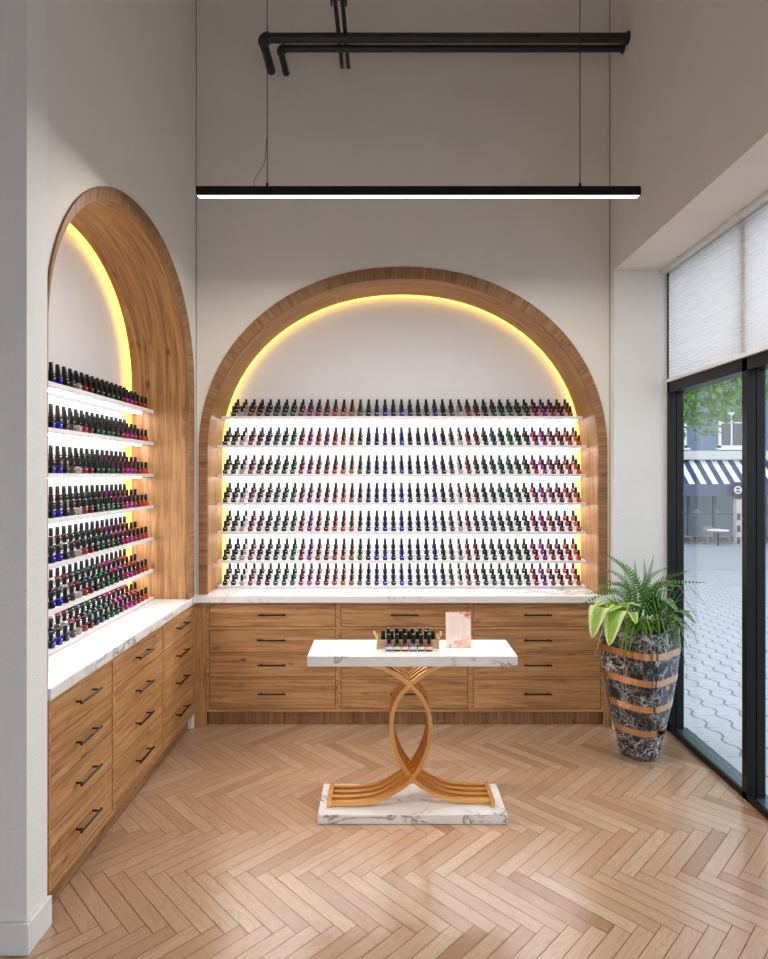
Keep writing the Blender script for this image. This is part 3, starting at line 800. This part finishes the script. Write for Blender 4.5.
LF = {'fern': leaf_mat('fern_green', 'plain', srgb(42, 88, 18), srgb(100, 146, 42)), 'hosta': leaf_mat('hosta_leaf', 'edge', srgb(150, 190, 76), srgb(222, 232, 160)),
      'spider': leaf_mat('spider_leaf', 'centre', srgb(76, 128, 38), srgb(178, 206, 96)), 'cala': leaf_mat('striped_leaf', 'stripe', srgb(20, 66, 28), srgb(150, 196, 110)),
      'thin': leaf_mat('grass_leaf', 'plain', srgb(62, 104, 36), srgb(126, 162, 62)), 'stem': plain('green_stem', srgb(74, 112, 40), .5)}
def leaf(mb, pts, wid, fold=.25, n=8, up=Vector((0, 0, 1)), ripple=0, shape=None):
    """a leaf blade along a curve; UV u across, v along"""
    c = spline(pts, n); N_ = len(c); prev = None; L = 0
    for k, p_ in enumerate(c):
        d = (c[min(k+1, N_-1)] - c[max(k-1, 0)]).normalized(); s_ = d.cross(up)
        if s_.length < .1: s_ = d.cross(Vector((.3, -1, .1)))
        s_.normalize(); nn = s_.cross(d).normalized(); t_ = k/(N_-1)
        ww = wid * (shape(t_) if shape else max(.02, math.sin(PI*min(1, t_**.75*.98 + .02))**.8))
        rp = ripple*math.sin(t_*20)*ww
        row = [mb.vert(p_ - s_*ww + nn*(fold*ww + rp)), mb.vert(p_ - s_*ww*.5 + nn*(fold*ww*.35)), mb.vert(p_), mb.vert(p_ + s_*ww*.5 + nn*(fold*ww*.35)), mb.vert(p_ + s_*ww + nn*(fold*ww - rp))]
        if prev:
            for j in range(4):
                t0 = (k-1)/(N_-1); uvs = [(j/4, t0), ((j+1)/4, t0), ((j+1)/4, t_), (j/4, t_)]
                mb.face((prev[j], prev[j+1], row[j+1], row[j]), uvs)
        prev = row
def frond(base, mid, tip, width, parent, leafn=34):
    mb = MB(); c = spline([base, mid, tip], leafn//2); N_ = len(c)
    rad = [.0026*(1 - .8*k/(N_-1)) for k in range(N_)]
    mb.tube(c, rad, 5)
    for k in range(3, N_ - 1):
        t_ = k/(N_-1); d = (c[k+1] - c[k-1]).normalized(); s_ = d.cross(Vector((.15, -.9, .45)))
        if s_.length < .05: s_ = d.orthogonal()
        s_.normalize(); nn = s_.cross(d)
        ln = width*min(1, max(.12, (t_ - .12)*3.0))*min(1, (1.04 - t_)*1.7); hw = (c[k+1]-c[k]).length*.30
        for sg in (-1, 1):
            dr = (s_*sg + d*.38 + nn*R.uniform(-.18, .1)).normalized(); b0 = c[k]
            q = [b0 - d*hw*.6, b0 + d*hw*.6, b0 + dr*ln*.55 + d*hw, b0 + dr*ln, b0 + dr*ln*.5 - d*hw]
            mb.poly([q[0], q[4], q[3], q[2], q[1]], [(.5, 0), (0, .5), (.5, 1), (1, .5), (.5, 0)])
    return mb.build('frond', LF['fern'], parent)
fern = empty('fern', (PX + .0, PY + .03, .70), 'dark green sword fern with long fronds rising from the marble planter', 'plant')
tips = [(603, 552, 3.50), (613, 557, 3.44), (635, 560, 3.58), (654, 555, 3.50), (690, 570, 3.36), (707, 582, 3.27), (574, 607, 3.36), (584, 594, 3.42), (598, 578, 3.52), (600, 567, 3.38), (669, 566, 3.62), (684, 586, 3.60), (646, 572, 3.36), (624, 572, 3.35),
        (594, 616, 3.26), (620, 588, 3.6), (662, 580, 3.32), (698, 612, 3.2), (612, 600, 3.22), (608, 556, 3.56), (644, 558, 3.62), (592, 586, 3.3), (676, 580, 3.44)]
for px, py, Y in tips:
    tp = at(px, py, Y); bs = Vector((PX + R.uniform(-.07, .07), PY + R.uniform(-.05, .07), .697)); out = tp - bs
    md = bs.lerp(tp, .5) + Vector((-out.x*.16, -out.y*.16, .05 + .3*max(0, abs(out.x) - .12)))
    if tp.y > 3.70: tp.y = 3.70
    frond(bs, md, tp, .027 if py < 600 else .022, fern, 30)
ho = empty('hosta', (PX - .10, PY - .06, .70), 'broad-leaved plant with cream edged yellow-green leaves over the planter rim', 'plant')
egg = lambda t_: max(.02, math.sin(PI*min(1, (t_**.78)*.98 + .02))**.62)
for b_, m_, t_, wd in [((612, 617, 3.40), (600, 608, 3.28), (592, 638, 3.22), .056), ((620, 617, 3.38), (615, 612, 3.24), (609, 646, 3.18), .060), ((622, 622, 3.42), (625, 604, 3.32), (641, 606, 3.24), .032), ((616, 618, 3.44), (606, 602, 3.40), (594, 607, 3.34), .034),
                       ((625, 620, 3.40), (620, 606, 3.30), (607, 612, 3.20), .036), ((628, 622, 3.38), (632, 612, 3.26), (636, 624, 3.18), .028), ((618, 620, 3.5), (614, 603, 3.46), (606, 598, 3.4), .03)]:
    mb = MB(); B_, Mm, T_ = at(*b_), at(*m_), at(*t_)
    mb.tube(spline([Vector((PX - .08, PY - .05, .695)), (Vector((PX - .08, PY - .05, .695)) + B_)/2 + Vector((0, 0, .03)), B_], 4), .0035, 6)
    leaf(mb, [B_, Mm, T_], wd, .10, 9, shape=egg); mb.build('leaf', LF['hosta'], ho, smooth=60)
ca = empty('striped_leaf_plant', (PX + .10, PY - .05, .70), 'plant with dark green leaves striped pale green, on the glass side of the planter', 'plant')
for b_, m_, t_, wd in [((652, 612, 3.40), (658, 594, 3.34), (672, 590, 3.28), .042), ((656, 616, 3.38), (664, 600, 3.28), (678, 612, 3.2), .040), ((664, 618, 3.36), (680, 612, 3.25), (696, 624, 3.18), .034), ((660, 618, 3.36), (672, 616, 3.22), (688, 632, 3.16), .030), ((650, 616, 3.40), (651, 600, 3.36), (646, 590, 3.3), .032)]:
    mb = MB(); B_, Mm, T_ = at(*b_), at(*m_), at(*t_)
    mb.tube(spline([Vector((PX + .08, PY - .04, .695)), (Vector((PX + .08, PY - .04, .695)) + B_)/2 + Vector((0, 0, .03)), B_], 4), .003, 6)
    leaf(mb, [B_, Mm, T_], wd, .25, 9, shape=egg); mb.build('leaf', LF['cala'], ca, smooth=60)
sd = empty('spider_plant', (PX, PY - .10, .70), 'spider plant with narrow light green leaves drooping over the planter front', 'plant')
for k in range(46):
    a = R.uniform(PI*.98, PI*2.04); ln = R.uniform(.12, .26); bs = Vector((PX + R.uniform(-.10, .12), PY - R.uniform(.02, .10), .695)); dr = Vector((math.cos(a), math.sin(a)*.75, 0))
    t_ = bs + dr*ln; t_.z = .70 + R.uniform(-.15, .06); m_ = bs + dr*ln*.55; m_.z = .70 + R.uniform(.06, .14)
    mb = MB(); leaf(mb, [bs, m_, t_], R.uniform(.007, .011), .3, 7, shape=lambda q: max(.05, (1 - q)**.5*min(1, q*5 + .45))); mb.build('leaf', LF['spider'], sd, smooth=60)
gr = empty('trailing_grass', (PX + .12, PY - .06, .70), 'wispy grass trailing down the planter toward the glass front', 'plant')
for px, py, Y in [(692, 660, 3.22), (696, 640, 3.16), (688, 672, 3.22), (700, 622, 3.14), (704, 606, 3.2), (712, 612, 3.12), (676, 600, 3.3), (668, 590, 3.4), (690, 606, 3.2), (582, 616, 3.2), (588, 606, 3.24), (594, 622, 3.16)]:
    tp = at(px, py, Y); bs = Vector((PX + (.08 if px > 640 else -.08), PY - .05, .695)); m_ = bs.lerp(tp, .55); m_.z = max(bs.z, tp.z) + .09
    mb = MB(); leaf(mb, [bs, m_, tp], .005, .3, 8, shape=lambda q: max(.06, (1 - q)**.6*min(1, q*4 + .4))); mb.build('blade', LF['thin'], gr, smooth=60)

# ------------------------------------------------------------------ the street outside
SL = -.058
gz = lambda y: .125 + SL*y if y > 3 else -.05
def pavers():
    t = NT('wavy_pavers'); tc = t.n('ShaderNodeTexCoord'); sp = t.n('ShaderNodeSeparateXYZ'); t.t.links.new(tc.outputs['Object'], sp.inputs[0]); X, Y = sp.outputs[0], sp.outputs[1]
    u = t.math('MULTIPLY', Y, 1/.24)
    tri = t.math('ABSOLUTE', t.math('SUBTRACT', t.math('FRACT', u), .5))
    stepf = t.n('ShaderNodeMapRange', interpolation_type='SMOOTHSTEP'); t.t.links.new(tri, stepf.inputs[0]); stepf.inputs[1].default_value = .07; stepf.inputs[2].default_value = .43
    v = t.math('ADD', t.math('MULTIPLY', t.math('ADD', X, t.math('MULTIPLY', Y, -.095)), 1/.175), t.math('MULTIPLY', stepf.outputs[0], .24))
    d = t.math('ABSOLUTE', t.math('SUBTRACT', t.math('FRACT', v), .5)); line = t.math('LESS_THAN', d, .05)
    row = t.math('FLOOR', v); hf = t.math('FRACT', t.math('ADD', t.math('MULTIPLY', u, .5), t.math('MULTIPLY', row, .5)))
    cross = t.math('MULTIPLY', t.math('LESS_THAN', t.math('ABSOLUTE', t.math('SUBTRACT', hf, .5)), .012), .6)
    nz = t.noise(t.uv(1, 1, 'Object'), 5, 4, .6)
    base = t.mix(nz, (.40, .42, .46), (.52, .535, .57))
    c = t.mix(t.math('MULTIPLY', t.math('MAXIMUM', line, cross), .8), base, (.10, .11, .13))
    t.bsdf(Base_Color=c, Roughness=.6); return t.mat
yk = 14.6
mb = MB(); mb.poly([(1.9, -2.7, -.05), (26, -2.7, -.05), (26, 3, -.05), (1.9, 3, -.05)]); mb.poly([(-14, -14, -.05), (26, -14, -.05), (26, -2.7, -.05), (-14, -2.7, -.05)]); mb.poly([(1.9, 3, -.05), (26, 3, -.05), (26, yk, gz(yk)), (1.9, yk, gz(yk))])
structure('pavement', mb, pavers())
mb = MB(); mb.poly([(1.9, yk, gz(yk) - .01), (34, yk, gz(yk) - .01), (34, 30, gz(24.1) - .02), (1.9, 30, gz(24.1) - .02)])
structure('road', mb, plain('asphalt', (.36, .37, .40), .8))
YS = 24.1; G = gz(YS); k4 = YS/F
def brick():
    t = NT('blue_brick'); b_ = t.n('ShaderNodeTexBrick', Scale=4.0); b_.inputs['Color1'].default_value = (.13, .18, .28, 1); b_.inputs['Color2'].default_value = (.17, .22, .32, 1); b_.inputs['Mortar'].default_value = (.30, .36, .48, 1)
    t.t.links.new(t.uv(1, 1), b_.inputs['Vector']); t.bsdf(Base_Color=b_.outputs[0], Roughness=.8); return t.mat
sb = empty('shop_building', (14, YS, G), 'blue brick shop building with white framed upper windows across the street', 'building')
zc = 1.6 + 16*k4
MB().box(6, 30, YS, YS + 6, zc, 11).build('brick_wall', brick(), sb)
MB().box(6, 30, YS - .25, YS + 1, zc - .02, zc + .32).build('cornice', plain('pale_stone', (.66, .64, .63), .7), sb)
def shop_window(x0, x1, z0, z1):
    f = MB(); e_ = .10
    f.box(x0, x1, YS - .06, YS, z0, z0 + e_).box(x0, x1, YS - .06, YS, z1 - e_, z1).box(x0, x0 + e_, YS - .06, YS, z0, z1).box(x1 - e_, x1, YS - .06, YS, z0, z1).box((x0+x1)/2 - .03, (x0+x1)/2 + .03, YS - .05, YS, z0, z1)
    f.box(x0 + .05, x1 - .05, YS - .05, YS, z0 + (z1-z0)*.68, z0 + (z1-z0)*.68 + .05).box(x0 - .1, x1 + .1, YS - .16, YS, z0 - .08, z0)
    w_ = f.build('window', plain('white_frame', (.8, .8, .8), .5), sb)
    MB().box(x0 + .08, x1 - .08, YS - .02, YS - .005, z0 + .08, z1 - .08).build('pane', plain('street_glass', (.14, .13, .15), .1), w_)
for px0 in (718, 660, 776, 834):
    shop_window((px0 - VX)*k4, (px0 + 26 - VX)*k4, 1.6 + 27*k4, 1.6 + 63*k4)
# shop front: dark glass between slim posts
mb = MB()
for k in range(12): mb.box(7.0 + k*1.02, 7.0 + k*1.02 + .09, YS - .05, YS + .05, G, zc)
mb.box(6, 30, YS - .04, YS + .04, G, G + .32).box(6, 30, YS - .03, YS + .03, G + 1.28, G + 1.33)
mb.build('shopfront_frame', plain('grey_frame', (.16, .17, .20), .5), sb)
MB().box(6, 30, YS + .01, YS + .02, G, zc).build('shopfront_glass', M['glass'], sb)
MB().box(6, 30, YS + 3, YS + 3.1, G, zc).box(6, 30, YS, YS + 3, zc - .1, zc).box(6, 30, YS + .1, YS + 3, G - .05, G).build('shop_interior', plain('shop_inside', (.62, .66, .72), .8), sb)
aw = empty('striped_awning', (14, YS - .5, 1.2), 'navy and white striped awning over the shop across the street', 'awning')
zt_, zb_, zv = 1.6 + 15*k4, 1.6 - 9*(YS-1)/F, 1.6 - 21*(YS-1)/F
navy, white = plain('navy_canvas', (.055, .065, .16), .8), plain('white_canvas', (.86, .86, .88), .8)
mb = MB(); st = .225
for k in range(100):
    x = 6.5 + k*st
    mb.poly([(x, YS - 1, zb_), (x + st, YS - 1, zb_), (x + st, YS, zt_), (x, YS, zt_)], None, k % 2)
mb.build('canopy', [navy, white], aw)
MB().box(6.5, 29, YS - 1.01, YS - 1.0, zv, zb_).build('valance', plain('grey_blue_canvas', (.13, .14, .22), .8), aw)
# round sign on a bracket
sx = (737.5 - VX)/F*22.9; sy = 22.9; sz = 1.6 - 15*sy/F; mm = sy/F
sg = empty('hanging_sign', (sx, sy, sz), 'dark blade sign with a white ring mark hanging by the awning', 'sign')
MB().box(sx - .17, sx + .17, sy - .02, sy + .02, sz - .30, sz + .30).build('sign_board', plain('dark_sign', (.03, .03, .07), .5), sg)
mb = MB(); mb.tube([(sx + .125*math.cos(a), sy - .03, sz + .125*math.sin(a)) for a in [2*PI*k/20 for k in range(21)]], .028, 6, False); mb.box(sx - .10, sx + .10, sy - .045, sy - .022, sz - .022, sz + .022)
mb.build('ring_mark', white, sg)
MB().tube([(sx, sy + .03, sz + .25), (sx, 23.085, sz + .25)], .02, 6).build('bracket', M['frame'], sg)
po = empty('menu_post', (sx, 22.9, G), 'slim cream and dark post standing under the round sign', 'post')
gp = gz(22.9); MB().box(sx - .10, sx + .10, 22.8, 23.0, gp, sz - .36).build('post_body', plain('cream_paint', (.62, .56, .52), .6), po)
mb = MB()
for k in range(3): mb.box(sx - .07, sx + .03, 22.77, 22.80, gp + .2 + k*.45, gp + .45 + k*.45)
mb.build('dark_plates', plain('dark_plate', (.06, .05, .10), .6), po)
# cafe furniture
def cafe_chair(x, y, rz, lab):
    g0 = gz(y); o = empty('cafe_chair', (x, y, g0), lab, 'chair', 'cafe chairs under the awning'); wd_ = plain('pale_beech', (.42, .30, .24), .6)
    sea = MB().box(-.21, .21, -.21, .21, .44, .47); bk = MB().box(-.20, .20, .19, .215, .62, .84)
    prt = [('seat', sea), ('backrest', bk)]
    for sx_ in (-1, 1):
        prt.append(('leg', MB().tube([(sx_*.24, -.25, 0), (sx_*.18, -.18, .44)], .02, 6))); prt.append(('leg', MB().tube([(sx_*.24, .30, 0), (sx_*.19, .18, .44), (sx_*.19, .22, .84)], .02, 6)))
    for n_, m_ in prt:
        q = m_.build(n_, wd_); q.parent = o
    o.rotation_euler = (0, 0, rz)
for px, lab, rz in ((686.5, 'beech cafe chair nearest the door jamb, seen beyond the glass', .9), (705, 'beech cafe chair between the jamb and the round white cafe table', -1.0), (723.5, 'beech cafe chair on the sign side of the white cafe table', 1.1)):
    cafe_chair((px - VX)/F*23.2, 23.2, rz, lab)
tx, ty = (718 - VX)/F*22.2, 22.2; g0 = gz(ty)
o = empty('cafe_table', (tx, ty, g0), 'round white cafe table under the awning across the street', 'table')
def disc(r, z0, z1): return [[(tx + r*math.cos(2*PI*j/24), ty + r*math.sin(2*PI*j/24), z) for j in range(24)] for z in (z0, z1)]
MB().rings(disc(.36, g0 + .71, g0 + .745)).build('table_top', white, o)
MB().tube([(tx, ty, g0 + .02), (tx, ty, g0 + .71)], .03, 8).build('column', M['frame'], o)
MB().rings(disc(.2, g0 + .002, g0 + .02)).build('foot', M['frame'], o)
for px, lab in ((716, 'white cone lamp hanging inside the shop by the sign'), (697, 'white cone lamp hanging inside the shop nearer the door jamb')):
    lx, ly, lz = (px - VX)/F*25, 25.0, 1.6 - 40*25/F
    o = empty('cone_lamp', (lx, ly, lz), lab, 'lamp', 'cone lamps inside the shop')
    MB().rings([[(lx + r*math.cos(2*PI*j/20), ly + r*math.sin(2*PI*j/20), z) for j in range(20)] for r, z in ((.24, lz), (.04, lz + .25))]).build('lamp_shade', white, o)
    MB().tube([(lx, ly, lz + .25), (lx, ly, zc - .1)], .012, 5).build('flex', M['frame'], o)
# street tree
trx, try_ = 6.62, 14.0; trg = gz(try_)
tr = empty('street_tree', (trx, try_, trg), 'leafy green street tree hanging over the pavement outside', 'tree')
bark = plain('bark', (.10, .075, .055), .9)
mb = MB(); mb.tube([(trx, try_, trg), (trx + .03, try_, trg + 2.2), (trx + .1, try_, 3.2), (trx + .15, try_, 5.2)], [.13, .11, .09, .03], 10)
mb.build('trunk', bark, tr)
mb = MB(); RR = random.Random(3); cc = Vector((trx + .45, try_, 4.3))
for k in range(6500):
    while True:
        q = Vector((RR.uniform(-1, 1), RR.uniform(-1, 1), RR.uniform(-1, 1)))
        if .25 < q.length < 1: break
    s_ = 1.75 + .28*noise.noise(q*2.3 + Vector((3, 1, 7))); p_ = cc + Vector((q.x*s_*1.15, q.y*s_, q.z*s_))
    if p_.z < 2.15: continue
    d = Vector((RR.uniform(-1, 1), RR.uniform(-1, 1), RR.uniform(-1, .3))).normalized(); sdv = d.cross(Vector((RR.uniform(-1, 1), RR.uniform(-1, 1), 1))).normalized(); ln = RR.uniform(.13, .21); ww = ln*.27
    mb.poly([p_, p_ + d*ln*.45 + sdv*ww, p_ + d*ln, p_ + d*ln*.45 - sdv*ww], [(.5, 0), (0, .5), (.5, 1), (1, .5)])
mb.build('crown', leaf_mat('tree_leaf', 'plain', srgb(92, 140, 64), srgb(160, 192, 118)), tr)
mb = MB()
for a in range(7):
    th = a*2*PI/7; mb.tube([(trx + .1, try_, 3.1 + a*.15), (trx + .4 + .6*math.cos(th), try_ + .6*math.sin(th), 3.9 + a*.12), (trx + .5 + 1.1*math.cos(th), try_ + 1.1*math.sin(th), 4.4 + a*.1)], [.05, .03, .012], 6)
mb.build('branches', bark, tr)

# ------------------------------------------------------------------ light, camera
def spot(name, loc, target, power, col, size, blend, radius):
    l = bpy.data.lights.new(name, 'SPOT'); l.energy = power; l.color = col; l.spot_size = size; l.spot_blend = blend; l.shadow_soft_size = radius
    o = bpy.data.objects.new(name, l); COL.objects.link(o); o.location = loc
    o.rotation_euler = (Vector(target) - Vector(loc)).to_track_quat('-Z', 'Y').to_euler()
spot('ceiling_downlight', (TX, 1.2, 4.86), (TX, 2.84, .42), 250, (1, .86, .70), math.radians(15), .7, .04)
wd = bpy.data.worlds.new('overcast_sky'); SC.world = wd; wd.use_nodes = True
bg = wd.node_tree.nodes['Background']; bg.inputs[0].default_value = (.86, .93, 1.0, 1); bg.inputs[1].default_value = 1.95
cam = bpy.data.cameras.new('camera'); co = bpy.data.objects.new('camera', cam); COL.objects.link(co)
co.location = (0, 0, H); co.rotation_euler = (PI/2, 0, 0)
cam.sensor_fit = 'AUTO'; cam.sensor_width = 36; cam.lens = F*36/959
cam.shift_x = -(VX - 384)/959; cam.shift_y = -(479.5 - VY)/959
cam.clip_start = .02; cam.clip_end = 200
SC.camera = co
vs = SC.view_settings; SC.display_settings.display_device = 'sRGB'; vs.view_transform = 'Standard'; vs.look = 'None'; vs.exposure = .12; vs.gamma = 1
try: vs.use_curve_mapping = False
except Exception: pass
cy = SC.cycles; cy.use_denoising = True; cy.max_bounces = 10; cy.diffuse_bounces = 5; cy.glossy_bounces = 4; cy.transparent_max_bounces = 24; cy.transmission_bounces = 4
cy.blur_glossy = 1.0; cy.caustics_reflective = True; cy.caustics_refractive = False; cy.sample_clamp_indirect = 6
